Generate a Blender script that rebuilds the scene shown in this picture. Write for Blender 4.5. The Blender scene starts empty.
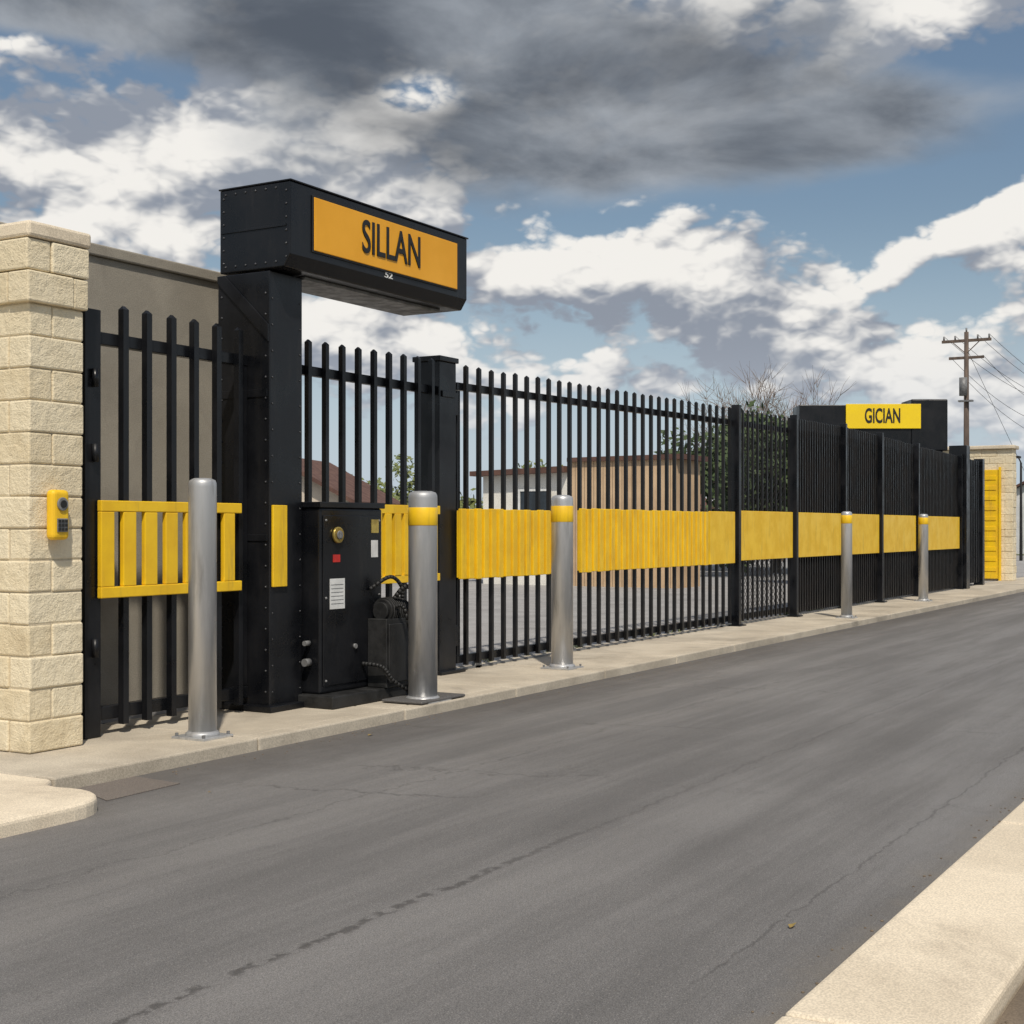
import bpy, bmesh, math, random
from mathutils import Vector, Matrix
random.seed(7)
R=math.radians
scene=bpy.context.scene
scene.view_settings.view_transform='Standard'
scene.view_settings.look='None'
scene.view_settings.exposure=0
YAW=30.3
FW=Vector((math.cos(R(YAW)),math.sin(R(YAW)),0)); RT=Vector((math.sin(R(YAW)),-math.cos(R(YAW)),0))

# ---------------------------------------------------------------- helpers
class B:
    def __init__(s): s.bm=bmesh.new()
    def box(s,x0,x1,y0,y1,z0,z1):
        v=[s.bm.verts.new(p) for p in [(x0,y0,z0),(x1,y0,z0),(x1,y1,z0),(x0,y1,z0),(x0,y0,z1),(x1,y0,z1),(x1,y1,z1),(x0,y1,z1)]]
        for f in [(0,3,2,1),(4,5,6,7),(0,1,5,4),(1,2,6,5),(2,3,7,6),(3,0,4,7)]:
            s.bm.faces.new([v[i] for i in f])
        return v
    def picket(s,x,y,w,z0,z1):
        h=w/2; zt=z1-w*0.5
        v=[s.bm.verts.new(p) for p in [(x-h,y-h,z0),(x+h,y-h,z0),(x+h,y+h,z0),(x-h,y+h,z0),(x-h,y-h,zt),(x+h,y-h,zt),(x+h,y+h,zt),(x-h,y+h,zt),(x-h*.5,y,z1),(x+h*.5,y,z1)]]
        for f in [(0,3,2,1),(0,1,5,4),(1,2,6,5),(2,3,7,6),(3,0,4,7),(4,5,9,8),(6,7,8,9)]:
            s.bm.faces.new([v[i] for i in f])
        s.bm.faces.new([v[5],v[6],v[9]]); s.bm.faces.new([v[7],v[4],v[8]])
    def cyl(s,p0,p1,r0,r1=None,n=16,caps=True):
        r1=r0 if r1 is None else r1
        p0=Vector(p0);p1=Vector(p1);d=(p1-p0)
        if d.length<1e-6:return
        d.normalize(); a=Vector((0,0,1)) if abs(d.z)<.9 else Vector((1,0,0))
        u=d.cross(a).normalized(); w=d.cross(u)
        A=[];C=[]
        for i in range(n):
            t=2*math.pi*i/n; o=u*math.cos(t)+w*math.sin(t)
            A.append(s.bm.verts.new(p0+o*r0)); C.append(s.bm.verts.new(p1+o*r1))
        for i in range(n):
            j=(i+1)%n
            f=s.bm.faces.new([A[i],A[j],C[j],C[i]]); f.smooth=n>6
        if caps:
            s.bm.faces.new(A[::-1]); s.bm.faces.new(C)
    def lathe(s,c,prof,n=28):
        rings=[]
        for r,z in prof:
            rings.append([s.bm.verts.new((c[0]+r*math.cos(2*math.pi*i/n),c[1]+r*math.sin(2*math.pi*i/n),z)) for i in range(n)])
        for a,b in zip(rings,rings[1:]):
            for i in range(n):
                j=(i+1)%n; f=s.bm.faces.new([a[i],a[j],b[j],b[i]]); f.smooth=True
        s.bm.faces.new(rings[-1]); s.bm.faces.new(rings[0][::-1])
    def ball(s,c,r,sc=(1,1,1),sub=1):
        m=Matrix.Translation(c)@Matrix.Diagonal((sc[0],sc[1],sc[2],1))
        g=bmesh.ops.create_icosphere(s.bm,subdivisions=sub,radius=r,matrix=m)
        for v in g['verts']:
            for f in v.link_faces:f.smooth=True
    def poly(s,pts,z0,z1):
        a=[s.bm.verts.new((x,y,z0)) for x,y in pts]; b=[s.bm.verts.new((x,y,z1)) for x,y in pts]
        n=len(pts)
        s.bm.faces.new(b); s.bm.faces.new(a[::-1])
        for i in range(n):
            j=(i+1)%n; s.bm.faces.new([a[i],a[j],b[j],b[i]])
    def prism(s,pts,x0,x1):
        a=[s.bm.verts.new((x0,y,z)) for y,z in pts]; b=[s.bm.verts.new((x1,y,z)) for y,z in pts]
        n=len(pts)
        s.bm.faces.new(b); s.bm.faces.new(a[::-1])
        for i in range(n):
            j=(i+1)%n; s.bm.faces.new([a[i],a[j],b[j],b[i]])
    def obj(s,name,mat,parent=None,bevel=0,seg=2,norm=True):
        if norm: bmesh.ops.recalc_face_normals(s.bm,faces=s.bm.faces[:])
        me=bpy.data.meshes.new(name); s.bm.to_mesh(me); s.bm.free()
        o=bpy.data.objects.new(name,me); scene.collection.objects.link(o)
        if mat: me.materials.append(mat)
        if parent: o.parent=parent
        if bevel:
            m=o.modifiers.new('bev','BEVEL'); m.width=bevel; m.segments=seg; m.limit_method='ANGLE'; m.angle_limit=R(40)
        return o
def empty(name,loc=(0,0,0),rz=0):
    o=bpy.data.objects.new(name,None); scene.collection.objects.link(o); o.location=loc; o.rotation_euler=(0,0,rz)
    o.empty_display_size=.2
    return o
def text(name,body,loc,w,h,mat,parent,off=0.0):
    c=bpy.data.curves.new(name,'FONT'); c.body=body; c.align_x='CENTER'; c.align_y='CENTER'; c.extrude=.004; c.offset=off
    o=bpy.data.objects.new(name,c); scene.collection.objects.link(o)
    c.materials.append(mat); bpy.context.view_layer.update()
    d=o.dimensions
    o.scale=(w/d.x,h/d.y,1); o.location=loc; o.rotation_euler=(R(90),0,0); o.parent=parent
    return o

# ---------------------------------------------------------------- materials
def newmat(name):
    m=bpy.data.materials.new(name); m.use_nodes=True
    nt=m.node_tree; b=nt.nodes['Principled BSDF']; return m,nt,b
def N(nt,t,**k):
    n=nt.nodes.new(t)
    for a,b in k.items(): setattr(n,a,b)
    return n
def noise(nt,vec,scale,detail=5,rough=.55,dist=0):
    n=N(nt,'ShaderNodeTexNoise'); n.inputs['Scale'].default_value=scale; n.inputs['Detail'].default_value=detail
    n.inputs['Roughness'].default_value=rough; n.inputs['Distortion'].default_value=dist
    nt.links.new(vec,n.inputs['Vector']); return n.outputs['Fac']
def mth(nt,op,a,b=None,c=None,clamp=False):
    n=N(nt,'ShaderNodeMath',operation=op); n.use_clamp=clamp
    for i,x in enumerate((a,b,c)):
        if x is None: continue
        if isinstance(x,(int,float)): n.inputs[i].default_value=x
        else: nt.links.new(x,n.inputs[i])
    return n.outputs[0]
def smooth(nt,x,lo,hi,a=0,b=1):
    n=N(nt,'ShaderNodeMapRange',interpolation_type='SMOOTHSTEP')
    nt.links.new(x,n.inputs['Value'])
    for k,v in (('From Min',lo),('From Max',hi),('To Min',a),('To Max',b)): n.inputs[k].default_value=v
    return n.outputs['Result']
def mix(nt,f,a,b,mode='MIX'):
    n=N(nt,'ShaderNodeMix',data_type='RGBA',blend_type=mode)
    if isinstance(f,(int,float)): n.inputs[0].default_value=f
    else: nt.links.new(f,n.inputs[0])
    for i,x in ((6,a),(7,b)):
        if isinstance(x,tuple): n.inputs[i].default_value=(x[0],x[1],x[2],1)
        else: nt.links.new(x,n.inputs[i])
    return n.outputs[2]
def mapped(nt,sc=(1,1,1),coord='Object'):
    tc=N(nt,'ShaderNodeTexCoord'); mp=N(nt,'ShaderNodeMapping'); mp.inputs['Scale'].default_value=sc
    nt.links.new(tc.outputs[coord],mp.inputs['Vector']); return mp.outputs['Vector']
def bump(nt,b,h,strength,dist=.01):
    n=N(nt,'ShaderNodeBump'); n.inputs['Strength'].default_value=strength; n.inputs['Distance'].default_value=dist
    nt.links.new(h,n.inputs['Height']); nt.links.new(n.outputs[0],b.inputs['Normal'])
def simple(name,c1,c2,scale=3,rough=.5,metal=0,bs=40,bst=.1,streak=False,rv=.12,bd=.004,grime=None,spec=.5):
    m,nt,b=newmat(name)
    v=mapped(nt,(1,1,.15) if streak else (1,1,1))
    n0=noise(nt,v,scale,5,.6)
    f=smooth(nt,n0,.35,.65)
    col=mix(nt,f,c1,c2)
    if grime:
        gv=mapped(nt,(9,9,1.1))
        g=smooth(nt,noise(nt,gv,1.2,5,.65),.52,.74,0,grime[1]); col=mix(nt,g,col,grime[0])
    nt.links.new(col,b.inputs['Base Color'])
    r=smooth(nt,n0,.3,.7,rough-rv,rough+rv); nt.links.new(r,b.inputs['Roughness'])
    b.inputs['Metallic'].default_value=metal; b.inputs['Specular IOR Level'].default_value=spec
    if bst: bump(nt,b,noise(nt,v,bs,2),bst,bd)
    return m
black=simple('black_paint',(.0045,.005,.0065),(.009,.0095,.0115),2.5,.34,0,30,.12,grime=((.035,.032,.03),.22),spec=.38)
blackm=simple('black_powder_coat',(.005,.005,.0055),(.011,.0095,.009),4,.42,0,60,0,spec=.4)
dark=simple('dark_rubber',(.009,.009,.009),(.018,.018,.018),8,.6,0,60,.2)
yellow=simple('yellow_paint',(.90,.57,.015),(.80,.48,.014),3,.42,0,40,.08,grime=((.45,.28,.04),.5))
ysign=simple('sign_yellow',(.88,.41,.012),(.80,.36,.010),1.2,.4,0,20,0)
ysign2=simple('sign_lemon',(.90,.64,.01),(.84,.58,.01),1.2,.4,0,20,0)
steel=simple('galvanised_steel',(.60,.60,.60),(.42,.425,.43),6,.42,.55,50,.1,True,grime=((.26,.25,.235),.6))
white=simple('white_label',(.75,.75,.73),(.62,.62,.6),10,.5,0,9,0)
red=simple('red_label',(.55,.03,.02),(.4,.02,.02),10,.5,0,9,0)
gold=simple('brass',(.75,.55,.15),(.5,.36,.1),10,.3,.8,9,0)
grey=simple('grey_plastic',(.2,.2,.2),(.13,.13,.13),10,.5,0,9,0)
lum=simple('lettering_black',(.008,.008,.008),(.012,.012,.012),4,.6,0,9,0)
wood=simple('weathered_wood',(.14,.10,.075),(.08,.06,.05),6,.85,0,60,.4,True)
roofm=simple('roof_brown',(.13,.065,.045),(.09,.045,.035),3,.8,0,30,.3)
glass=simple('window_glass',(.03,.04,.05),(.02,.025,.03),2,.12,0,9,0)

def concrete(name,c1,c2,dirt,joints=False,ds=.6):
    m,nt,b=newmat(name); v=mapped(nt)
    f=smooth(nt,noise(nt,v,1.3,6,.62,.4),.36,.64)
    col=mix(nt,f,c1,c2)
    d=smooth(nt,noise(nt,v,.7,7,.68,.8),.5,.72,0,ds)
    col=mix(nt,d,col,dirt)
    fine=noise(nt,v,130,2,.6)
    g=smooth(nt,fine,.3,.7,.80,1.15)
    gm=N(nt,'ShaderNodeCombineXYZ'); [nt.links.new(g,gm.inputs[i]) for i in range(3)]
    col=mix(nt,1.0,col,gm.outputs[0],'MULTIPLY')
    nt.links.new(col,b.inputs['Base Color']); b.inputs['Roughness'].default_value=.88
    bump(nt,b,mth(nt,'ADD',mth(nt,'MULTIPLY',fine,.5),noise(nt,v,9,4,.6)),.35,.01); return m
conc=concrete('pavement_concrete',(.54,.475,.375),(.42,.365,.285),(.22,.19,.15),ds=.75)
kerbc=concrete('kerb_concrete',(.76,.655,.50),(.64,.545,.41),(.38,.31,.23),ds=.6)
wallc=concrete('wall_render',(.36,.325,.265),(.30,.27,.22),(.20,.175,.145))
yardc=concrete('yard_surface',(.34,.33,.32),(.28,.27,.26),(.18,.175,.17))
def blockmat():
    m,nt,b=newmat('split_face_block'); v=mapped(nt)
    f=smooth(nt,noise(nt,v,5,5,.65,.2),.35,.65)
    at=N(nt,'ShaderNodeAttribute'); at.attribute_name='tint'
    col=mix(nt,f,(.76,.65,.45),(.66,.55,.36))
    col=mix(nt,at.outputs['Fac'],col,(.84,.75,.56))
    d=smooth(nt,noise(nt,v,2.2,7,.7,.8),.55,.8,0,.5)
    col=mix(nt,d,col,(.36,.28,.17)); nt.links.new(col,b.inputs['Base Color']); b.inputs['Roughness'].default_value=.9
    h=mth(nt,'ADD',noise(nt,v,14,6,.65),mth(nt,'MULTIPLY',noise(nt,v,90,2,.7),.3))
    bump(nt,b,h,.75,.025); return m
blockm=blockmat()
mortar=concrete('mortar',(.62,.53,.38),(.52,.44,.31),(.35,.29,.21))

def asphalt(name,base=.105,road=True,warm=1.0):
    m,nt,b=newmat(name); v=mapped(nt); vl=mapped(nt,(.09,1,1))
    agg=noise(nt,v,210,2,.75)
    f=smooth(nt,noise(nt,v,.5,6,.62,.6),.32,.68)
    col=mix(nt,f,(base*.93*warm,base*.885,base*.85/warm),(base*1.06*warm,base*1.01,base*.97/warm))
    g=smooth(nt,agg,.34,.66,.60,1.42)
    if road:
        ln=smooth(nt,noise(nt,vl,1.9,6,.64),.30,.70,.76,1.22)
        g=mth(nt,'MULTIPLY',g,ln)
    c=N(nt,'ShaderNodeCombineXYZ'); [nt.links.new(g,c.inputs[i]) for i in range(3)]
    col=mix(nt,1.,col,c.outputs[0],'MULTIPLY')
    vo=N(nt,'ShaderNodeTexVoronoi'); vo.inputs['Scale'].default_value=60; nt.links.new(v,vo.inputs['Vector'])
    st=mth(nt,'MULTIPLY',mth(nt,'LESS_THAN',vo.outputs['Distance'],.18),.45)
    col=mix(nt,st,col,(.34,.32,.30))
    if road:
        sx=N(nt,'ShaderNodeSeparateXYZ'); tc=N(nt,'ShaderNodeTexCoord'); nt.links.new(tc.outputs['Object'],sx.inputs[0])
        X,Y=sx.outputs[0],sx.outputs[1]
        wn=mth(nt,'SUBTRACT',noise(nt,v,4,7,.72),.5); brk=noise(nt,v,16,2)
        def crack(y0,w,amp,x0,x1,op,t=.42):
            dd=mth(nt,'ABSOLUTE',mth(nt,'SUBTRACT',mth(nt,'SUBTRACT',Y,y0),mth(nt,'MULTIPLY',wn,amp)))
            k=smooth(nt,dd,w*.3,w,1,0)
            k=mth(nt,'MULTIPLY',k,smooth(nt,brk,t,t+.12))
            k=mth(nt,'MULTIPLY',k,smooth(nt,X,x0,x0+.5)); k=mth(nt,'MULTIPLY',k,smooth(nt,X,x1-3,x1,1,0))
            return mth(nt,'MULTIPLY',k,op)
        k=mth(nt,'MAXIMUM',crack(3.13,.032,.17,1,7.5,.62,.40),crack(3.14,.016,.2,5,40,.3,.3))
        k=mth(nt,'MAXIMUM',k,crack(4.6,.012,.35,3,60,.35,.3))
        k=mth(nt,'MAXIMUM',k,crack(1.78,.010,.14,4,60,.4,.3))
        ve=N(nt,'ShaderNodeTexVoronoi',feature='DISTANCE_TO_EDGE'); ve.inputs['Scale'].default_value=.42
        cw=N(nt,'ShaderNodeCombineXYZ'); nt.links.new(wn,cw.inputs[0]); nt.links.new(mth(nt,'MULTIPLY',wn,-1.5),cw.inputs[1])
        wv=N(nt,'ShaderNodeVectorMath',operation='ADD'); nt.links.new(v,wv.inputs[0]); nt.links.new(cw.outputs[0],wv.inputs[1]); nt.links.new(wv.outputs[0],ve.inputs['Vector'])
        hc=mth(nt,'MULTIPLY',smooth(nt,ve.outputs['Distance'],.001,.006,1,0),smooth(nt,f,.4,.8,0,.45))
        k=mth(nt,'MAXIMUM',k,hc)
        col=mix(nt,k,col,(.035,.031,.028))
        gut=mth(nt,'MULTIPLY',smooth(nt,mth(nt,'ADD',Y,mth(nt,'MULTIPLY',wn,.9)),5.2,6.15),.55)  # gutter dirt by the fence; its dark band also paints in the road shadow
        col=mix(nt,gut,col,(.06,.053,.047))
        gut=mth(nt,'MULTIPLY',smooth(nt,mth(nt,'ADD',Y,mth(nt,'MULTIPLY',wn,.6)),1.35,1.6,1,0),.35)
        col=mix(nt,gut,col,(.22,.19,.15))
        nt.links.new(smooth(nt,ln,.8,1.2,.78,.58),b.inputs['Roughness'])
    else: b.inputs['Roughness'].default_value=.8
    nt.links.new(col,b.inputs['Base Color'])
    bump(nt,b,agg,.6,.008); return m
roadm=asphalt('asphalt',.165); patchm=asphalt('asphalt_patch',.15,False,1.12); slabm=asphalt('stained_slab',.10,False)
def groundmat():
    m,nt,b=newmat('ground_grass'); v=mapped(nt)
    f=smooth(nt,noise(nt,v,.15,6,.6),.4,.6); g=smooth(nt,noise(nt,v,25,3,.7),.3,.7)
    col=mix(nt,f,mix(nt,g,(.05,.075,.025),(.09,.11,.04)),mix(nt,g,(.13,.11,.07),(.19,.165,.115)))
    nt.links.new(col,b.inputs['Base Color']); b.inputs['Roughness'].default_value=.95; return m
groundm=groundmat()
dirtm=concrete('gravel_dirt',(.22,.17,.12),(.15,.115,.08),(.09,.07,.05))
def leafmat(name,c1,c2):
    m,nt,b=newmat(name); v=mapped(nt)
    f=smooth(nt,noise(nt,v,1.2,3,.7),.35,.65); oi=N(nt,'ShaderNodeNewGeometry')
    col=mix(nt,f,c1,c2)
    col=mix(nt,mth(nt,'MULTIPLY',oi.outputs['Random Per Island'],.5),col,(c2[0]*1.5,c2[1]*1.4,c2[2]*1.2))
    nt.links.new(col,b.inputs['Base Color']); b.inputs['Roughness'].default_value=.7; return m
leafd=leafmat('dark_foliage',(.024,.045,.014),(.05,.078,.024))
leafl=leafmat('hedge_foliage',(.07,.10,.03),(.14,.16,.05))
bark=simple('bark',(.11,.085,.065),(.07,.055,.045),8,.9,0,30,0)

# ---------------------------------------------------------------- ground, road, pavements
b=B(); b.box(-600,1500,-700,1500,-.6,-.095); b.obj('ground',groundm)
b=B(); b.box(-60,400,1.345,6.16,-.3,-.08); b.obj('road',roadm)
b=B(); b.poly([(5.44,5.72),(6.02,5.74),(6.05,6.13),(5.6,6.13)],-.079,-.075); b.obj('road_patch',patchm)
pv=empty('pavement')
b=B(); b.box(5.5,60,6.165,7.62,-.3,-.015); b.obj('pavement_bed',dirtm,pv)
b=B(); x=5.46
while x<60:
    L=1.75+random.uniform(-.05,.05)
    b.box(x,x+L-.016,6.31,7.6,-.2,0+random.uniform(-.003,.003)); b.box(x,x+L-.013,6.15,6.30,-.25,.004+random.uniform(-.002,.002)); x+=L
b.obj('slabs',conc,pv,.012,2)
b=B()
pts=[(-30,5.47),(4.72,5.47)]
for k in range(9):
    t=-math.pi/2+k*math.pi/2/8*1.25; pts.append((4.99+.34*math.cos(t),5.81+.34*math.sin(t)))
pts+=[(5.33,6.06),(5.445,6.15),(5.445,9.5),(-30,9.5)]
b.poly(pts,-.25,.002); b.obj('corner_slab',kerbc,pv,.025,3)
b=B(); b.box(5.46,75,7.625,42,-.2,-.004); b.obj('yard_pavement',yardc)
kb=empty('kerb'); b=B(); x=-8.3
while x<120:
    L=3.05; b.box(x,x+L-.012,.86,1.37,-.25,.0+random.uniform(-.003,.003)); x+=L
b.obj('kerb_stones',kerbc,kb,.02,3)
b=B(); b.box(-60,400,-6,.85,-.3,-.06); b.obj('verge',dirtm)
b=B()
for i in range(1500):
    x=random.uniform(2,9); y=random.uniform(-.6,.84); b.ball((x,y,-.055),random.uniform(.006,.018),(1,1,.6),1)
for i in range(420):
    x=random.uniform(2,16); y=random.choice([random.gauss(1.44,.05),random.gauss(6.05,.06)]); 
    if y<1.39 or y>6.13: continue
    b.ball((x,y,-.078),random.uniform(.003,.008),(1,1,.6),1)
b.obj('gravel',dirtm)
b=B(); 
for (cx,cy,s) in ((5.0,1.72,.9),(8.1,5.9,1),(5.9,5.4,.5)):
    c=Vector((cx,cy,-.074)); vs=[b.bm.verts.new(c+s*Vector(p)) for p in [(-.03,0,.0),(-.01,.015,.008),(.025,.01,.002),(.02,-.012,.012),(-.015,-.01,.004)]]
    b.bm.faces.new(vs)
b.obj('fallen_leaves',simple('dry_leaf',(.30,.22,.06),(.22,.14,.05),20,.8,0,9,0))
b=B()
def tuft(cx,cy,z,n,h):
    for i in range(n):
        a=random.uniform(0,6.28); l=h*random.uniform(.5,1.2); o=Vector((cx+random.gauss(0,.03),cy+random.gauss(0,.012),z)); d=Vector((math.cos(a)*.5,math.sin(a)*.5,1)).normalized(); s=Vector((-math.sin(a),math.cos(a),0))*.005
        b.bm.faces.new([b.bm.verts.new(o-s),b.bm.verts.new(o+s),b.bm.verts.new(o+d*l*.6+s*.7),b.bm.verts.new(o+d*l+Vector((math.cos(a),math.sin(a),-.3))*l*.25)])
for i in range(34):
    x=random.uniform(9,26); tuft(x,7.61,-.012,random.randint(6,16),random.uniform(.03,.08))
b.obj('weeds',leafl,None,norm=False)

# ---------------------------------------------------------------- block pillar
def blockwork(name,x0,x1,y0,y1,H,parent,ch=.2,bl=.4,step=None):
    b=B(); cl=[]
    nz=round(H/ch); ch=H/nz
    for k in range(nz):
        z0=k*ch; z1=z0+ch-.006
        ex=.028 if (step and z0>=step) else 0
        off=(bl/2 if k%2 else 0)
        def cuts(a,c,o):
            r=[a]; p=a+ (bl-o if o else bl)
            while p<c-.09: r.append(p); p+=bl
            r.append(c); return r
        cx=cuts(x0-ex,x1+ex,off); cy=cuts(y0-ex,y1,bl/2-off)
        for i in range(len(cx)-1):
            for j in range(len(cy)-1):
                inner=(0<i<len(cx)-2) and (0<j<len(cy)-2)
                if inner: continue
                j1=random.uniform(-.003,.011); j2=random.uniform(-.003,.011)
                b.box(cx[i]+(.003 if i else -j2),cx[i+1]-.003+(random.uniform(0,.008) if i==len(cx)-2 else 0),cy[j]+(.003 if j else -j1),cy[j+1]-.003,z0+random.uniform(0,.003),z1)
                cl+= [random.random()*.6]*6
    me_o=b.obj(name,blockm,parent,.011,2,norm=False)
    a=me_o.data.attributes.new('tint','FLOAT','FACE')
    for i,t in enumerate(cl[:len(me_o.data.polygons)]): a.data[i].value=t
    b=B(); b.box(x0+.006,x1-.006,y0+.006,y1-.02,.001,H-.02); b.obj('mortar_core',mortar,parent)
bp=empty('block_pillar')
blockwork('block_courses',5.97,6.40,6.95,8.05,3.2,bp,.2,.36,2.62)
b=B(); b.box(5.93,6.44,6.905,8.06,3.2,3.30); b.obj('cap',kerbc,bp,.02)
ic=empty('intercom')
b=B(); b.box(6.075,6.215,6.855,6.93,1.325,1.64); b.obj('housing',yellow,ic,.03,4)
b=B(); b.cyl((6.147,6.856,1.55),(6.147,6.842,1.55),.042,n=24); b.box(6.105,6.19,6.847,6.855,1.375,1.46); b.obj('speaker_and_keypad',grey,ic,.004)
b=B()
b.cyl((6.147,6.842,1.55),(6.147,6.836,1.55),.024,n=20)
for i in range(3):
    for j in range(3): b.box(6.112+i*.026,6.13+i*.026,6.842,6.847,1.383+j*.026,1.40+j*.026)
b.obj('buttons',dark,ic)
cw=empty('concrete_wall')
b=B(); b.box(6.43,9.35,8.0,8.22,-.1,3.44); b.obj('wall_panel',wallc,cw,.01)
b=B(); b.box(6.43,9.40,7.97,8.25,3.44,3.53); b.obj('coping',wallc,cw,.012)

# ---------------------------------------------------------------- left metal gate
g=empty('metal_gate'); Y=7.2
b=B()
b.box(6.57,6.71,Y-.09,Y+.09,0,2.86); 
b.box(6.71,8.25,Y-.035,Y+.035,2.64,2.725); b.box(6.71,8.25,Y-.035,Y+.035,.10,.19); b.box(6.712,6.75,Y-.03,Y+.03,.191,2.639)
b.box(8.18,8.25,Y-.03,Y+.03,.191,2.639)
b.obj('frame',black,g,.006)
b=B()
for x in [6.94,7.16,7.40,7.63,7.87,8.11]: b.picket(x,Y-.062,.05,.06,2.92)
b.obj('pickets',black,g)
b=B(); yf=Y-.13; x0,x1=6.665,8.06; z0,z1=.93,1.585
b.box(x0,x1,yf-.012,yf+.03,z1-.075,z1); b.box(x0,x1,yf-.012,yf+.03,z0,z0+.075)
x=x0
while x<x1-.05:
    b.box(x,min(x+.12,x1),yf-.010,yf+.028,z0+.0752,z1-.0752); x+=.2
b.obj('slotted_guard_panel',yellow,g,.006)
b=B()
for z in (.6,1.9,2.4): b.cyl((6.64,Y-.11,z-.06),(6.64,Y-.11,z+.06),.022)
b.obj('hinges',black,g)

# ---------------------------------------------------------------- portal sign gantry
def rivets(b,pts,axis,r=.011):
    for p in pts: b.ball(p,r,(.5,1,1) if axis=='x' else (1,.5,1),1)
p=empty('sign_gantry')
b=B(); b.box(8.26,8.65,6.96,7.48,0,3.36); b.obj('column',black,p,.008)
b=B(); b.box(8.2,8.72,6.9,7.54,.0,.05); b.obj('base_plate',black,p,.006)
b=B(); b.prism([(6.76,3.47),(6.82,3.375),(7.46,3.375),(7.46,4.02),(6.76,4.02)],8.26,10.76); b.obj('sign_head',black,p,.01)
b=B(); b.box(8.255,10.775,6.752,7.47,4.021,4.033); b.obj('head_capping',black,p,.003)
b=B(); b.box(8.67,10.6,6.95,7.35,3.35,3.3745); 
b.obj('soffit_tray',grey,p,.004)
b=B(); b.box(8.252,8.2598,6.98,7.46,2.4,2.46); b.box(8.252,8.2598,6.98,7.46,1.3,1.35); b.box(8.252,8.2598,6.80,7.44,3.68,3.70)
b.prism([(6.965,2.95),(7.40,3.355),(7.475,3.355),(7.475,3.30),(6.965,2.82)],8.246,8.2585)
b.obj('seam_plates',black,p,.003)
b=B(); pts=[]
for z in [3.45+.1*i for i in range(6)]: pts+=[(8.258,6.80,z),(8.258,7.42,z)]
for y in [6.9+.1*i for i in range(6)]: pts+=[(8.258,y,3.98),(8.258,y,3.42)]
for z in [.15+.16*i for i in range(20)]: pts+=[(8.258,7.0,z),(8.258,7.44,z)]
rivets(b,pts,'x')
pts=[(8.29,6.957,.15+.2*i) for i in range(16)]+[(8.62,6.957,.15+.2*i) for i in range(16)]
rivets(b,pts,'y',.009); b.obj('rivets',simple('rivet_steel',(.09,.09,.095),(.05,.05,.055),8,.35,.5,9,0),p)
b=B(); b.box(8.53,10.57,6.742,6.757,3.535,3.945); b.obj('sign_panel',ysign,p,.004)
b=B(); b.box(8.515,10.585,6.748,6.7595,3.52,3.96); b.obj('sign_surround',lum,p,.003)
text('lettering','SILLAN',(9.56,6.738,3.745),.83,.27,lum,p,.008)
text('unit_number','52',(9.53,6.757,3.497),.11,.05,white,p,.01)
b=B(); b.box(8.275,8.44,6.935,6.958,.95,1.575); b.obj('reflector_plate',yellow,p,.005)

# ---------------------------------------------------------------- operator cabinet
c=empty('gate_operator_cabinet')
b=B(); b.box(8.60,9.72,6.62,7.2,0,.10); b.obj('plinth',dark,c,.012)
b=B(); b.box(8.67,9.5,6.8,7.15,.10,1.56); b.obj('housing',black,c,.02,3)
b=B(); b.box(8.655,9.52,6.785,7.165,1.56,1.605); b.box(8.70,9.47,6.79,6.7995,.16,1.50); b.obj('lid_and_door',black,c,.006)
b=B(); b.cyl((8.87,6.789,1.345),(8.87,6.765,1.345),.065,n=28); b.obj('key_switch_ring',gold,c,.006)
b=B(); b.cyl((8.87,6.765,1.345),(8.87,6.752,1.345),.035,n=24); b.box(8.86,8.88,6.745,6.753,1.32,1.37); b.obj('key_switch',grey,c,.004)
b=B(); b.box(8.82,8.91,6.786,6.79,1.13,1.19); b.obj('warning_label',red,c)
b=B(); b.box(8.78,8.97,6.786,6.79,.76,1.0); b.box(9.33,9.42,6.786,6.79,1.16,1.3); b.obj('paper_label',white,c)
b=B(); b.box(9.33,9.43,6.786,6.79,1.36,1.47); b.obj('rating_badge',gold,c)
b=B()
for i in range(6): b.box(8.79,8.95,6.7845,6.786,.80+i*.03,.804+i*.03)
b.cyl((9.1,6.79,.45),(9.1,6.77,.45),.02); b.cyl((8.66,6.9,.35),(8.6,6.9,.35),.03); b.cyl((8.66,6.9,.5),(8.6,6.9,.5),.02)
for x in (8.73,9.44):
    for z in (.2,.85,1.46): b.ball((x,6.788,z),.012)
b.obj('print_and_fasteners',grey,c)
b=B()
b.box(9.28,9.68,6.60,6.79,.1005,.66); b.box(9.30,9.66,6.585,6.60,.14,.62)
b.obj('motor_cover',dark,c,.045,4)
b=B()
b.cyl((9.36,6.7,.72),(9.62,6.7,.72),.10,n=24); b.cyl((9.33,6.7,.72),(9.37,6.7,.72),.075,n=24); b.cyl((9.62,6.7,.72),(9.66,6.7,.72),.085,n=24)
for i in range(9): b.cyl((9.38+i*.027,6.7,.72),(9.39+i*.027,6.7,.72),.112,n=24)
b.cyl((9.70,6.66,.32),(9.80,6.66,.32),.10,n=20); b.box(9.685,9.82,6.64,6.84,.0,.22)
b.obj('drive_motor',dark,c,.006)
def hose(b,pts,r,n=8):
    P=[Vector(q) for q in pts]; out=[]
    for i in range(len(P)-1):
        p0=P[max(i-1,0)];p1=P[i];p2=P[i+1];p3=P[min(i+2,len(P)-1)]
        for k in range(6):
            t=k/6; out.append(.5*((2*p1)+(-p0+p2)*t+(2*p0-5*p1+4*p2-p3)*t*t+(-p0+3*p1-3*p2+p3)*t**3))
    out.append(P[-1])
    for a,d in zip(out,out[1:]): b.cyl(a,d,r,n=n)
b=B()
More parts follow.
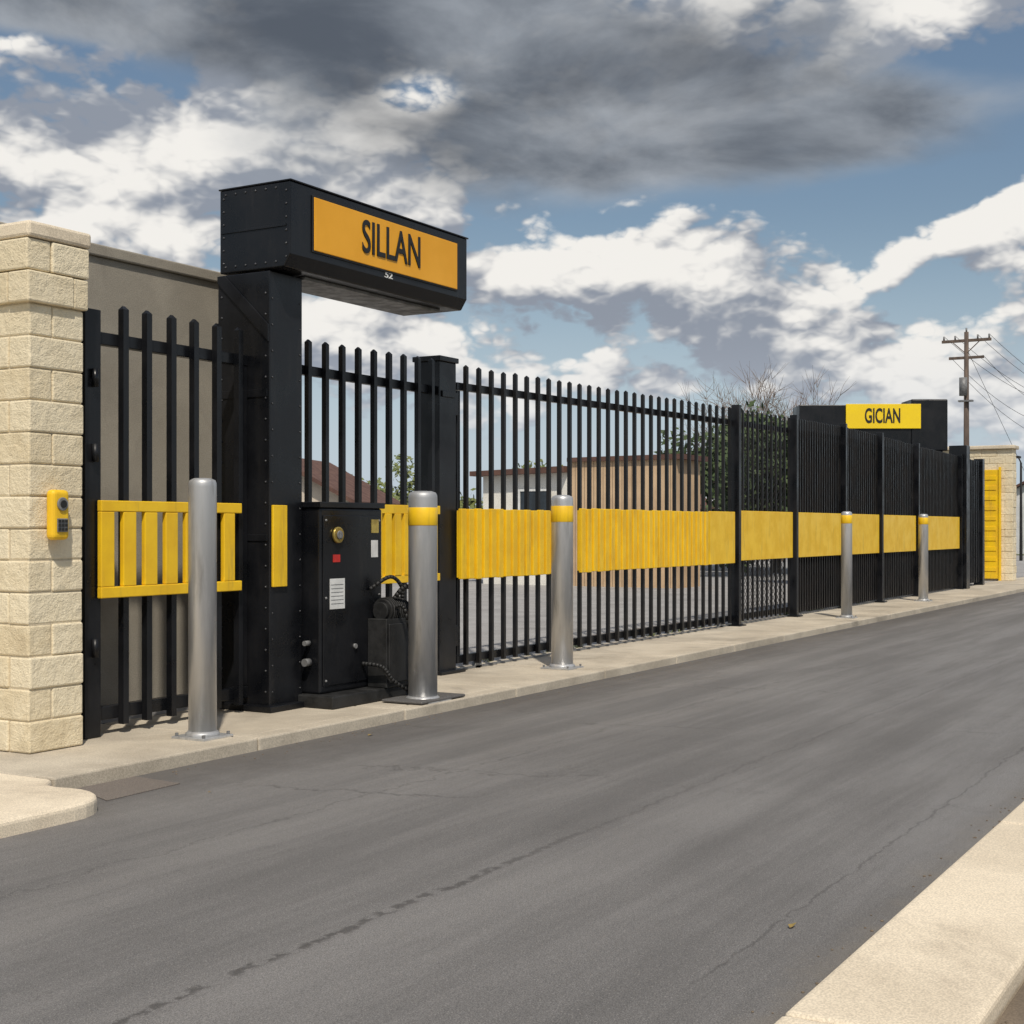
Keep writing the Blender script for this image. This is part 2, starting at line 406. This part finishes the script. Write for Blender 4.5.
hose(b,[(9.45,6.66,.8),(9.5,6.56,.92),(9.66,6.54,.80),(9.72,6.56,.45),(9.62,6.52,.05)],.02)
hose(b,[(9.4,6.62,.75),(9.42,6.52,.74),(9.5,6.5,.4),(9.45,6.5,.05)],.016)
hose(b,[(9.63,6.7,.7),(9.78,6.64,.68),(9.84,6.6,.35),(9.74,6.56,.05)],.018)
hose(b,[(9.2,6.78,.3),(9.22,6.60,.28),(9.30,6.54,.16),(9.5,6.5,.05)],.016)
hose(b,[(9.3,6.78,.9),(9.42,6.66,1.0),(9.56,6.64,.9),(9.58,6.66,.75)],.016)
b.obj('hoses',dark,c)

# ---------------------------------------------------------------- bollards
def bollard(x,y,h,r,band):
    e=empty('bollard')
    b=B(); b.lathe((x,y),[(r,.012),(r,h-.06),(r*.985,h-.035),(r*.9,h-.015),(r*.6,h-.002),(r*.2,h)]); b.obj('tube',steel,e)
    b=B(); b.box(x-r-.05,x+r+.05,y-r-.05,y+r+.05,-.003,.014); b.lathe((x,y),[(r+.02,.014),(r+.02,.03),(r+.003,.045)]); b.obj('flange',steel,e,.003)
    b=B()
    for sx in (-1,1):
        for sy in (-1,1): b.cyl((x+sx*(r+.025),y+sy*(r+.025),.014),(x+sx*(r+.025),y+sy*(r+.025),.035),.012,n=6)
    b.obj('anchor_bolts',grey,e)
    if band:
        b=B(); b.lathe((x,y),[(r+.001,band[0]),(r+.003,band[0]+.003),(r+.003,band[1]-.003),(r+.001,band[1])]); b.obj('reflective_band',yellow,e)
bollard(7.05,6.52,1.735,.094,None)
bollard(9.42,6.34,1.70,.118,(1.42,1.565))
bollard(12.34,6.63,1.73,.11,(1.46,1.62))
bollard(21.45,6.5,1.66,.085,(1.47,1.6))
bollard(27.1,6.72,1.67,.09,(1.47,1.6))
b=B(); b.box(9.15,9.8,6.17,6.56,.0075,.03); b.obj('bollard_base_slab',slabm,None,.01)

# ---------------------------------------------------------------- fence / sliding gate
YF=7.42
f=empty('metal_fence')
b=B(); b.box(8.66,11.2,YF-.03,YF+.03,2.68,2.76); b.box(8.66,11.2,YF-.03,YF+.03,.12,.2); b.obj('rails',black,f,.005)
b=B(); x=9.0
while x<11.12: b.picket(x,YF-.055,.045,.08,2.97+(x-9)*.02); x+=.232
b.obj('pickets',black,f)
b=B()
b.box(9.35,11.15,YF-.115,YF-.085,1.53,1.61); b.box(9.35,11.15,YF-.115,YF-.085,.9,.97)
x=9.35
while x<11.1: b.box(x,x+.10,YF-.12,YF-.08,.9701,1.5299); x+=.15
b.obj('guard_panel',yellow,f,.004)
gp=empty('gate_post')
b=B(); b.box(11.2,11.5,7.35,7.63,-.05,3.0); b.obj('post',black,gp,.008)
b=B(); b.box(11.18,11.52,7.33,7.65,3.0,3.05); b.box(11.13,11.57,7.28,7.70,0,.03); b.obj('cap_and_foot',black,gp,.006)
b=B(); b.box(11.5,11.56,7.36,7.5,2.5,2.72); b.box(11.5,11.56,7.36,7.5,.25,.45); b.box(11.24,11.46,7.335,7.349,2.66,2.72); b.obj('guide_brackets',black,gp,.004)

def section(parent,x0,x1,sp,t0,t1,w=.042,rail=.17):
    b=B()
    L=x1-x0
    def zt(x): return t0+(t1-t0)*(x-x0)/L
    z0=zt(x0)-rail; z1=zt(x1)-rail
    v=b.box(x0,x1,YF-.03,YF+.03,z0-.075,z0)
    for q in v:
        if abs(q.co.x-x1)<1e-4: q.co.z+=z1-z0
    b.box(x0,x1,YF-.03,YF+.03,.07,.15)
    b.obj('rails',black,parent,.004)
    b=B(); n=int(L/sp)
    for i in range(n):
        x=x0+(i+.5)*L/n; b.picket(x,YF-.055,w,.05,zt(x)+random.uniform(-.006,.006))
    b.obj('pickets',blackm,parent)
sg=empty('sliding_gate')
section(sg,11.58,18.85,.236,3.0,3.12,.040)
b=B(); b.box(11.58,11.64,YF-.028,YF+.028,.151,2.75); b.obj('end_stile',black,sg,.004)
def slatted(parent,x0,x1,z0,z1,pitch,fill):
    b=B(); yb=YF-.115; n=int((x1-x0)/pitch); p=(x1-x0)/n
    b.box(x0,x1,yb-.004,yb+.012,z0+.02,z1-.02)          # backing sheet
    b.obj('guard_backing',yellow,parent)
    b=B()
    for i in range(n):
        x=x0+i*p; b.box(x,x+p*fill,yb-.045,yb-.0045,z0+random.uniform(-.004,.004),z1+random.uniform(-.006,.006))
    b.obj('guard_slats',yellow,parent,.006)
slatted(sg,11.46,13.72,.90,1.59,.135,.66)
slatted(sg,13.98,17.75,.90,1.62,.15,.66)
b=B(); b.box(17.85,18.78,YF-.12,YF-.09,.90,1.63); b.obj('flat_guard',yellow,sg,.006)
b=B()
for x in (12.0,18.5): b.cyl((x,YF-.02,.02),(x,YF+.02,.02),.06,n=20)
b.box(11.6,33,YF-.02,YF+.02,-.003,.018)
b.obj('rollers_and_track',grey,sg)
posts=[18.9,21.4,24.0,26.3,29.0,32.9]
f2=empty('metal_fence')
tops=[3.12,3.15,3.18,3.16,3.1,3.06]
for (a,t0),(d,t1) in zip(list(zip(posts,tops))[:-1],list(zip(posts,tops))[1:]):
    section(f2,a+.05,d-.05,.19 if a<19 else .125,t0,t1,.03)
b=B()
for x,t in zip(posts,tops):
    b.box(x-.045,x+.045,YF-.15,YF-.031,0,t+.04); b.box(x-.12,x+.12,YF-.2,YF+.03,.001,.02)
b.obj('posts',black,f2,.006)
b=B()
for a,d in zip(posts[:-1],posts[1:]): b.box(a+.10,d-.10,YF-.105,YF-.08,.93,1.65)
b.obj('guard_panels',yellow,f2,.006)
b=B()
for a,d in zip(posts[1:-1],posts[2:]): b.box(a+.06,d-.06,YF+.031,YF+.04,.16,2.9)
b.obj('infill_sheets',blackm,f2)
b=B(); a=18.95; d=21.35
for i in range(-30,30):
    x=a+i*.1
    for s in (1,-1):
        xs=x if s==1 else x+2.8
        q0=[xs,.16]; q1=[xs+s*2.75,2.91]
        t=sorted([(a-q0[0])/(q1[0]-q0[0]),(d-q0[0])/(q1[0]-q0[0])]); t=[max(0,t[0]),min(1,t[1])]
        if t[0]>=t[1]: continue
        q=[(q0[0]+(q1[0]-q0[0])*k,YF+.04+.004*s,q0[1]+(q1[1]-q0[1])*k) for k in t]
        b.cyl(q[0],q[1],.004,n=4,caps=False)
b.obj('wire_mesh',blackm,f2)
e=empty('metal_gate')
b=B(); b.box(33.0,33.35,7.2,7.6,0,3.3); b.box(33.35,35.5,7.46,7.52,.1,2.95); b.box(35.5,35.72,7.36,7.58,0,3.1); b.obj('leaf',black,e,.01)
b=B()
for i in range(11): b.picket(33.5+i*.19,7.43,.04,.08,3.05)
b.obj('pickets',black,e)

# ---------------------------------------------------------------- far wall with yellow panel
fw=empty('block_wall')
blockwork('block_courses',38.7,39.2,7.26,9.1,3.5,fw,.2,.4)
b=B(); b.box(38.62,39.28,7.2,9.15,3.5,3.6); b.obj('coping',kerbc,fw,.02)
yp=empty('yellow_door')
b=B(); b.box(38.60,38.66,7.60,8.12,.05,2.95); b.obj('door_leaf',yellow,yp,.01)
b=B()
for i in range(10): b.box(38.585,38.60,7.66,8.06,.25+i*.27,.36+i*.27)
b.box(38.57,38.68,7.54,7.595,0,3.02); b.box(38.57,38.68,8.125,8.18,0,3.02); b.obj('ribs_and_frame',yellow,yp,.005)

g2=empty('sign_gantry',(33.7,9.64,0),R(YAW-90))
b=B(); b.box(-1.77,.92,-.3,.5,3.3,4.36); b.obj('sign_head',black,g2,.015)
b=B(); b.box(.922,1.8,-.31,.6,3.25,4.50); b.obj('end_block',black,g2,.03)
b=B(); b.box(-1.6,-1.1,-.2,.4,0,3.3); b.box(.95,1.7,-.25,.4,0,3.25); b.box(-1.1,.95,-.1,.2,.0,3.3); b.obj('legs',black,g2,.01)
b=B(); b.box(-.66,1.14,-.345,-.32,3.79,4.38); b.obj('sign_panel',ysign2,g2,.005)
text('lettering','GICIAN',(.22,-.35,4.08),.85,.36,lum,g2,.02)

# ---------------------------------------------------------------- buildings in the background
def corrwall(name,c1,c2,axis=1):
    m,nt,b=newmat(name); v=mapped(nt); sx=N(nt,'ShaderNodeSeparateXYZ'); nt.links.new(v,sx.inputs[0])
    s=mth(nt,'FRACT',mth(nt,'MULTIPLY',sx.outputs[axis],4.0)); f=smooth(nt,s,.0,.12,1,0)
    col=mix(nt,smooth(nt,noise(nt,v,1.5,5,.6),.3,.7),c1,c2); col=mix(nt,f,col,(c2[0]*.4,c2[1]*.4,c2[2]*.4)); nt.links.new(col,b.inputs['Base Color']); b.inputs['Roughness'].default_value=.8; return m
tan=corrwall('timber_cladding',(.62,.44,.27),(.48,.33,.20))
wh=empty('warehouse')
b=B(); b.box(30,31.4,13.1,15.9,-.05,3.0); b.obj('clad_walls',tan,wh)
b=B(); b.box(30.05,32,15.91,18.4,-.05,2.75); b.obj('rendered_walls',concrete('render_white',(.78,.75,.68),(.70,.67,.60),(.45,.4,.33)),wh)
b=B(); b.prism([(12.95,3.0),(15.95,3.0),(15.95,3.10),(12.95,3.12)],29.92,31.6); b.prism([(15.96,2.75),(18.65,2.70),(18.65,2.82),(15.96,2.90)],29.8,32.2); b.obj('roof',roofm,wh)
b=B(); b.box(30.02,30.06,16.5,17.3,1.3,2.3); b.obj('window',glass,wh)
b=B(); b.box(30.0,30.048,16.44,16.495,1.24,2.36); b.box(30.0,30.048,17.305,17.36,1.24,2.36); b.box(30.0,30.048,16.5,17.3,2.305,2.36); b.box(30.0,30.048,16.5,17.3,1.24,1.295); b.obj('window_frame',white,wh)
def house(x,y,w,d,h,rh,rz,wallmat,name='house'):
    e=empty(name,(x,y,0),rz)
    b=B(); b.box(-w/2,w/2,-d/2,d/2,-.1,h)
    v=[b.bm.verts.new(q) for q in [(-w/2,-d/2+.001,h),(-w/2,d/2-.001,h),(-w/2,0,h+rh-.08)]]; b.bm.faces.new(v)
    v=[b.bm.verts.new(q) for q in [(w/2,-d/2+.001,h),(w/2,d/2-.001,h),(w/2,0,h+rh-.08)]]; b.bm.faces.new(v)
    b.obj('walls',wallmat,e)
    b=B(); o=.35; k=rh/(d/2)
    b.prism([(-d/2-o,h-o*k),(0,h+rh),(d/2+o,h-o*k),(d/2+o,h-o*k+.14),(0,h+rh+.14),(-d/2-o,h-o*k+.14)],-w/2-o,w/2+o); b.obj('roof',roofm,e)
    b=B(); b.box(-w*.3,-w*.1,-d/2-.03,-d/2-.005,h*.4,h*.8); b.box(w*.1,w*.3,-d/2-.03,-d/2-.005,h*.4,h*.8); b.box(-w/2-.03,-w/2-.005,-.5,.5,h*.4,h*.8); b.obj('windows',glass,e)
rend=concrete('render_cream',(.58,.50,.40),(.48,.41,.33),(.3,.25,.2))
brick=concrete('brick_red',(.26,.13,.09),(.2,.10,.07),(.13,.08,.06))
P=FW*48+RT*(48*(302-512)/1400); house(P.x,P.y,5.5,5,2.3,1.35,R(20),rend)
P=FW*82+RT*(82*(1052-512)/1400); house(P.x,P.y,5,4.6,3.3,1.2,R(0),concrete('render_pale',(.7,.7,.7),(.6,.6,.6),(.4,.4,.4)),'white_building')
P=FW*130+RT*(130*(620-512)/1400); house(P.x,P.y,14,9,3.3,2.2,R(-40),brick)

# ---------------------------------------------------------------- vegetation
def branch(b,p,d,L,r,depth,tips,spread=.55,n=6,kids=3,up=.15):
    q=p.copy(); seg=4; rr=r
    for i in range(seg):
        d=(d+Vector((random.gauss(0,.12),random.gauss(0,.12),random.gauss(0,.08)+up*.3))).normalized()
        q2=q+d*L/seg; r2=rr*(.86 if depth else .75)
        b.cyl(q,q2,rr,r2,n=n,caps=False); q=q2; rr=r2
        if depth and i>=1:
            for k in range(kids if i==seg-1 else max(1,kids-2)):
                a=random.uniform(0,2*math.pi); side=d.cross(Vector((math.cos(a),math.sin(a),.3))).normalized()
                nd=(d+side*random.uniform(spread*.7,spread*1.5)).normalized()
                branch(b,q,nd,L*random.uniform(.6,.8),max(rr*.62,.012),depth-1,tips,spread,max(3,n-1),kids,up)
    tips.append(q)
def leaves(b,c,rad,n,s,sc=(1,1,.8)):
    for i in range(n):
        while True:
            o=Vector((random.uniform(-1,1),random.uniform(-1,1),random.uniform(-1,1)))
            if o.length<1: break
        o=Vector((o.x*rad*sc[0],o.y*rad*sc[1],o.z*rad*sc[2])); p=c+o
        u=Vector((random.gauss(0,1),random.gauss(0,1),random.gauss(0,1))).normalized(); w=u.orthogonal().normalized()
        t=s*random.uniform(.6,1.4)
        b.bm.faces.new([b.bm.verts.new(p+u*t),b.bm.verts.new(p+w*t*.5),b.bm.verts.new(p-u*t*.8),b.bm.verts.new(p-w*t*.55)])
def leafy_tree(name,x,y,h,w,lm,n=60,s=.09):
    e=empty(name); tips=[]; b=B()
    branch(b,Vector((x,y,-.1)),Vector((0,0,1)),h*.40,h*.03,3,tips,.75,6,3,.12); b.obj('trunk_and_limbs',bark,e,norm=False)
    b=B()
    for t in tips: 
        if t.z>h*.12: leaves(b,t,w*random.uniform(.09,.17),random.randint(n//2,n),s)
    return b.obj('foliage',lm,e,norm=False)
leafy_tree('tree',44.5,17.0,5.4,5.5,leafd,46,.15)
leafy_tree('tree',42.0,15.0,5.1,5,leafd,44,.14)
leafy_tree('tree',39.5,13.4,4.4,4.5,leafd,44,.13)
b=B(); random.seed(11); tips=[]
P=FW*60+RT*(60*(755-512)/1400)
for k in range(4):
    branch(b,Vector((P.x+k*.7-.7,P.y+(k-1.5)*1.0,-.1)),Vector((.12*(k-1.5),.10*(k-1.5),1)),2.95,.12,4,tips,.55,5,3,.10)
b.obj('bare_tree',simple('twig_bark',(.24,.185,.145),(.17,.13,.105),8,.9,0,9,0),None,norm=False)
random.seed(5)
b=B()
for i in range(230):
    l=random.uniform(-16,3); d=random.uniform(58,66); h=random.uniform(.3,1.0)*(3.0+.7*math.sin(l*.9)+.5*math.sin(l*2.3))
    P=FW*d+RT*l; P.z=h; leaves(b,P,random.uniform(.5,1.1),60,.16)
b.obj('shrubs',leafl,None,norm=False)
b=B()
for i in range(900):
    l=random.uniform(-110,170); d=random.uniform(230,260); h=random.uniform(.2,1)*(6+2*math.sin(l*.11)+1.5*math.sin(l*.31+1))
    P=FW*d+RT*l; P.z=h; leaves(b,P,random.uniform(2,3.6),26,.9)
b.obj('distant_trees',leafd,None,norm=False)

# ---------------------------------------------------------------- utility poles and wires
def pole(x,y,H):
    e=empty('utility_pole')
    b=B(); b.cyl((x,y,-.1),(x,y,H),.17,.11,n=12); b.box(x-.06,x+.06,y-1.2,y+1.2,H-.5,H-.36); b.box(x-.06,x+.06,y-.85,y+.85,H-1.35,H-1.22)
    b.cyl((x-.08,y-.7,H-.45),(x-.08,y,H-1.1),.025,n=6); b.cyl((x-.08,y+.7,H-.45),(x-.08,y,H-1.1),.025,n=6); b.obj('mast_and_crossarms',wood,e)
    b=B()
    for o in (-1.1,-.55,.55,1.1): b.cyl((x,y+o,H-.36),(x,y+o,H-.16),.045,n=8)
    b.cyl((x,y,H),(x,y,H+.2),.045,n=8)
    b.cyl((x-.25,y+.1,H-3.2),(x-.25,y+.1,H-2.3),.2,n=12); b.box(x-.3,x+.0,y-.35,y+.35,H-3.5,H-3.42)
    b.obj('insulators_and_transformer',grey,e)
PX,PY,PH=71.9,15.7,11.2
pole(PX,PY,PH); pole(PX+34,PY-2.5,PH-1.2); pole(PX+70,PY-5,PH-1.5)
b=B()
def wire(a,c,sag,r=.014):
    a=Vector(a);c=Vector(c);pr=a
    for i in range(1,17):
        t=i/16; q=a.lerp(c,t); q.z-=4*sag*t*(1-t); b.cyl(pr,q,r,n=4,caps=False); pr=q
for o in (-1.1,-.55,.55,1.1):
    wire((PX,PY+o,PH-.16),(PX+34,PY-2.5+o,PH-1.36),1.1); wire((PX+34,PY-2.5+o,PH-1.36),(PX+70,PY-5+o,PH-1.66),1.1)
for o,z in ((-.8,-1.2),(.8,-1.2),(0,-2.4)): wire((PX,PY+o,PH+z),(PX+34,PY-2.5+o,PH+z-1.2),1.6)
wire((PX,PY,PH-.8),(PX+10,PY-3,0),0,.012)
b.obj('overhead_wires',dark,None)
sl=empty('street_lamp')
P=FW*60+RT*(60*(1021-512)/1400)
b=B(); b.cyl((P.x,P.y,-.1),(P.x,P.y,4.2),.07,.045,n=10); b.cyl((P.x,P.y,4.2),(P.x-.6,P.y,4.4),.03,n=8); b.box(P.x-1.0,P.x-.5,P.y-.1,P.y+.1,4.36,4.45); b.obj('mast_and_head',dark,sl,.01)

# ---------------------------------------------------------------- camera
cam=bpy.data.cameras.new('camera'); co=bpy.data.objects.new('camera',cam); scene.collection.objects.link(co)
co.location=(0,0,1.4); co.rotation_euler=(R(90),0,R(YAW-90)); cam.lens=1400/1024*36; cam.sensor_width=36; cam.shift_y=16/1024
cam.clip_end=5000; scene.camera=co

# ---------------------------------------------------------------- light
SD=Vector((-.62,-.50,1.1)).normalized()
sun=bpy.data.lights.new('sun','SUN'); so=bpy.data.objects.new('sun',sun); scene.collection.objects.link(so)
sun.energy=3.6; sun.angle=R(1.5); sun.color=(1,.93,.82)
so.rotation_euler=SD.to_track_quat('Z','Y').to_euler()
el=math.asin(SD.z); az=math.atan2(SD.x,SD.y)

# ---------------------------------------------------------------- world sky with clouds
w=bpy.data.worlds.new('World'); scene.world=w; w.use_nodes=True; nt=w.node_tree; nt.nodes.clear()
out=N(nt,'ShaderNodeOutputWorld')
sky=N(nt,'ShaderNodeTexSky',sky_type='NISHITA'); sky.sun_disc=False; sky.sun_elevation=el; sky.sun_rotation=az
sky.air_density=1.2; sky.dust_density=.8; sky.ozone_density=1.5
tc=N(nt,'ShaderNodeTexCoord'); D=tc.outputs['Generated']
def dot(v):
    n=N(nt,'ShaderNodeVectorMath',operation='DOT_PRODUCT'); nt.links.new(D,n.inputs[0]); n.inputs[1].default_value=v; return n.outputs['Value']
M=lambda *a,**k: mth(nt,*a,**k)
A=M('MULTIPLY',M('ARCTAN2',dot(RT),dot(FW)),57.2958); E=M('MULTIPLY',M('ARCSINE',dot((0,0,1))),57.2958)
K=.0403
def blob(px,py,sx,sy,wt,skew=0,Es=None):
    Es=E if Es is None else Es
    a0=(px-512)*K; e0=(528-py)*K
    da=M('SUBTRACT',A,a0); de=M('SUBTRACT',Es,e0)
    if skew: de=M('SUBTRACT',de,M('MULTIPLY',da,skew))
    u=M('MULTIPLY',da,1/(sx*K)); v=M('MULTIPLY',de,1/(sy*K))
    q=M('ADD',M('MULTIPLY',u,u),M('MULTIPLY',v,v))
    return M('MULTIPLY',M('EXPONENT',M('MULTIPLY',q,-1)),wt)
def total(lst,Es=None):
    t=None
    for x in lst:
        x=tuple(x)+((0,) if len(x)==5 else ())
        bb=blob(*x,Es=Es); t=bb if t is None else M('ADD',t,bb)
    return t
def mapv(off,sc=(1,1,1.8)):
    ad=N(nt,'ShaderNodeVectorMath',operation='ADD'); nt.links.new(D,ad.inputs[0]); ad.inputs[1].default_value=tuple(off)
    mp=N(nt,'ShaderNodeMapping'); mp.inputs['Scale'].default_value=sc; nt.links.new(ad.outputs[0],mp.inputs[0]); return mp.outputs[0]
def bil(v):
    b1=M('ABSOLUTE',M('SUBTRACT',noise(nt,v,15,0),.5)); b2=M('ABSOLUTE',M('SUBTRACT',noise(nt,v,33,0),.5)); b3=M('ABSOLUTE',M('SUBTRACT',noise(nt,v,75,1),.5))
    return M('ADD',M('MULTIPLY',b1,.36),M('ADD',M('MULTIPLY',b2,.28),M('MULTIPLY',b3,.18)))
WL=[(290,165,190,70,.26),(50,165,120,50,.22),(410,75,70,45,.12),(600,275,200,34,.20),(800,340,125,42,.28),(975,232,105,17,.20,.55),
 (420,320,200,50,.14),(620,380,150,24,.18),(930,385,90,22,.14),(950,30,150,46,.24,.3),(830,180,200,42,-.28),(945,305,80,20,-.18),(640,222,60,12,-.14),(0,50,50,40,-.12),(350,440,320,35,-.05)]
WB0=total(WL); WB1=total(WL,M('ADD',E,1.5))
v0=mapv((0,0,0)); v1=mapv(-RT*.016+Vector((0,0,.026))); v2=mapv(-RT*.004+Vector((0,0,.0075)))
bl0=bil(v0); bl2=bil(v2)
d1=M('ADD',M('ADD',M('SUBTRACT',noise(nt,v0,6.5,7,.56),.11),bl0),WB0)
lo0=noise(nt,v0,6.5,2,.5); lo1=noise(nt,v1,6.5,2,.5)
cov=smooth(nt,d1,.47,.565)
lit=M('ADD',.46,M('MULTIPLY',M('SUBTRACT',lo0,lo1),3.8))
lit=M('ADD',lit,M('MULTIPLY',M('SUBTRACT',WB0,WB1),1.8))
lit=M('ADD',lit,M('MULTIPLY',M('SUBTRACT',bl0,bl2),3.6))
lit=M('ADD',lit,M('MULTIPLY',M('SUBTRACT',d1,.60),.45))
lit=smooth(nt,lit,.10,.90)
ccol=mix(nt,lit,(.30,.335,.40),(.97,.945,.90))
hz=smooth(nt,E,0,9,.6,0)
ccol=mix(nt,hz,ccol,(.64,.70,.78))
vd=mapv((0,0,0),(1,1,2.3))
dn=noise(nt,vd,5,6,.50)
DB=total([(580,95,360,85,.62),(760,150,210,50,.28),(600,180,170,50,.15),(150,0,330,62,.75),(330,50,130,45,.30),(425,98,50,26,-.36),(60,98,90,22,-.3),(990,60,100,40,-.30,.25),(600,-140,900,110,.5)])
dk=smooth(nt,M('ADD',dn,DB),.62,.95,0,.96)
dsh=smooth(nt,M('ADD',noise(nt,vd,6.5,6,.55,.3),M('MULTIPLY',DB,-.30)),.12,.62)
dcol=mix(nt,dsh,(.095,.11,.135),(.38,.41,.45))
bg1=N(nt,'ShaderNodeBackground'); bg1.inputs[1].default_value=.075
bl=mix(nt,smooth(nt,E,0,13,.75,0),sky.outputs[0],(7.0,8.4,10.2)); nt.links.new(bl,bg1.inputs[0])
bg2=N(nt,'ShaderNodeBackground'); nt.links.new(ccol,bg2.inputs[0]); bg2.inputs[1].default_value=.92
bg3=N(nt,'ShaderNodeBackground'); nt.links.new(dcol,bg3.inputs[0])
m1=N(nt,'ShaderNodeMixShader'); nt.links.new(cov,m1.inputs[0]); nt.links.new(bg1.outputs[0],m1.inputs[1]); nt.links.new(bg2.outputs[0],m1.inputs[2])
m2=N(nt,'ShaderNodeMixShader'); nt.links.new(dk,m2.inputs[0]); nt.links.new(m1.outputs[0],m2.inputs[1]); nt.links.new(bg3.outputs[0],m2.inputs[2])
nt.links.new(m2.outputs[0],out.inputs[0])
w.cycles.sampling_method='MANUAL'; w.cycles.sample_map_resolution=256
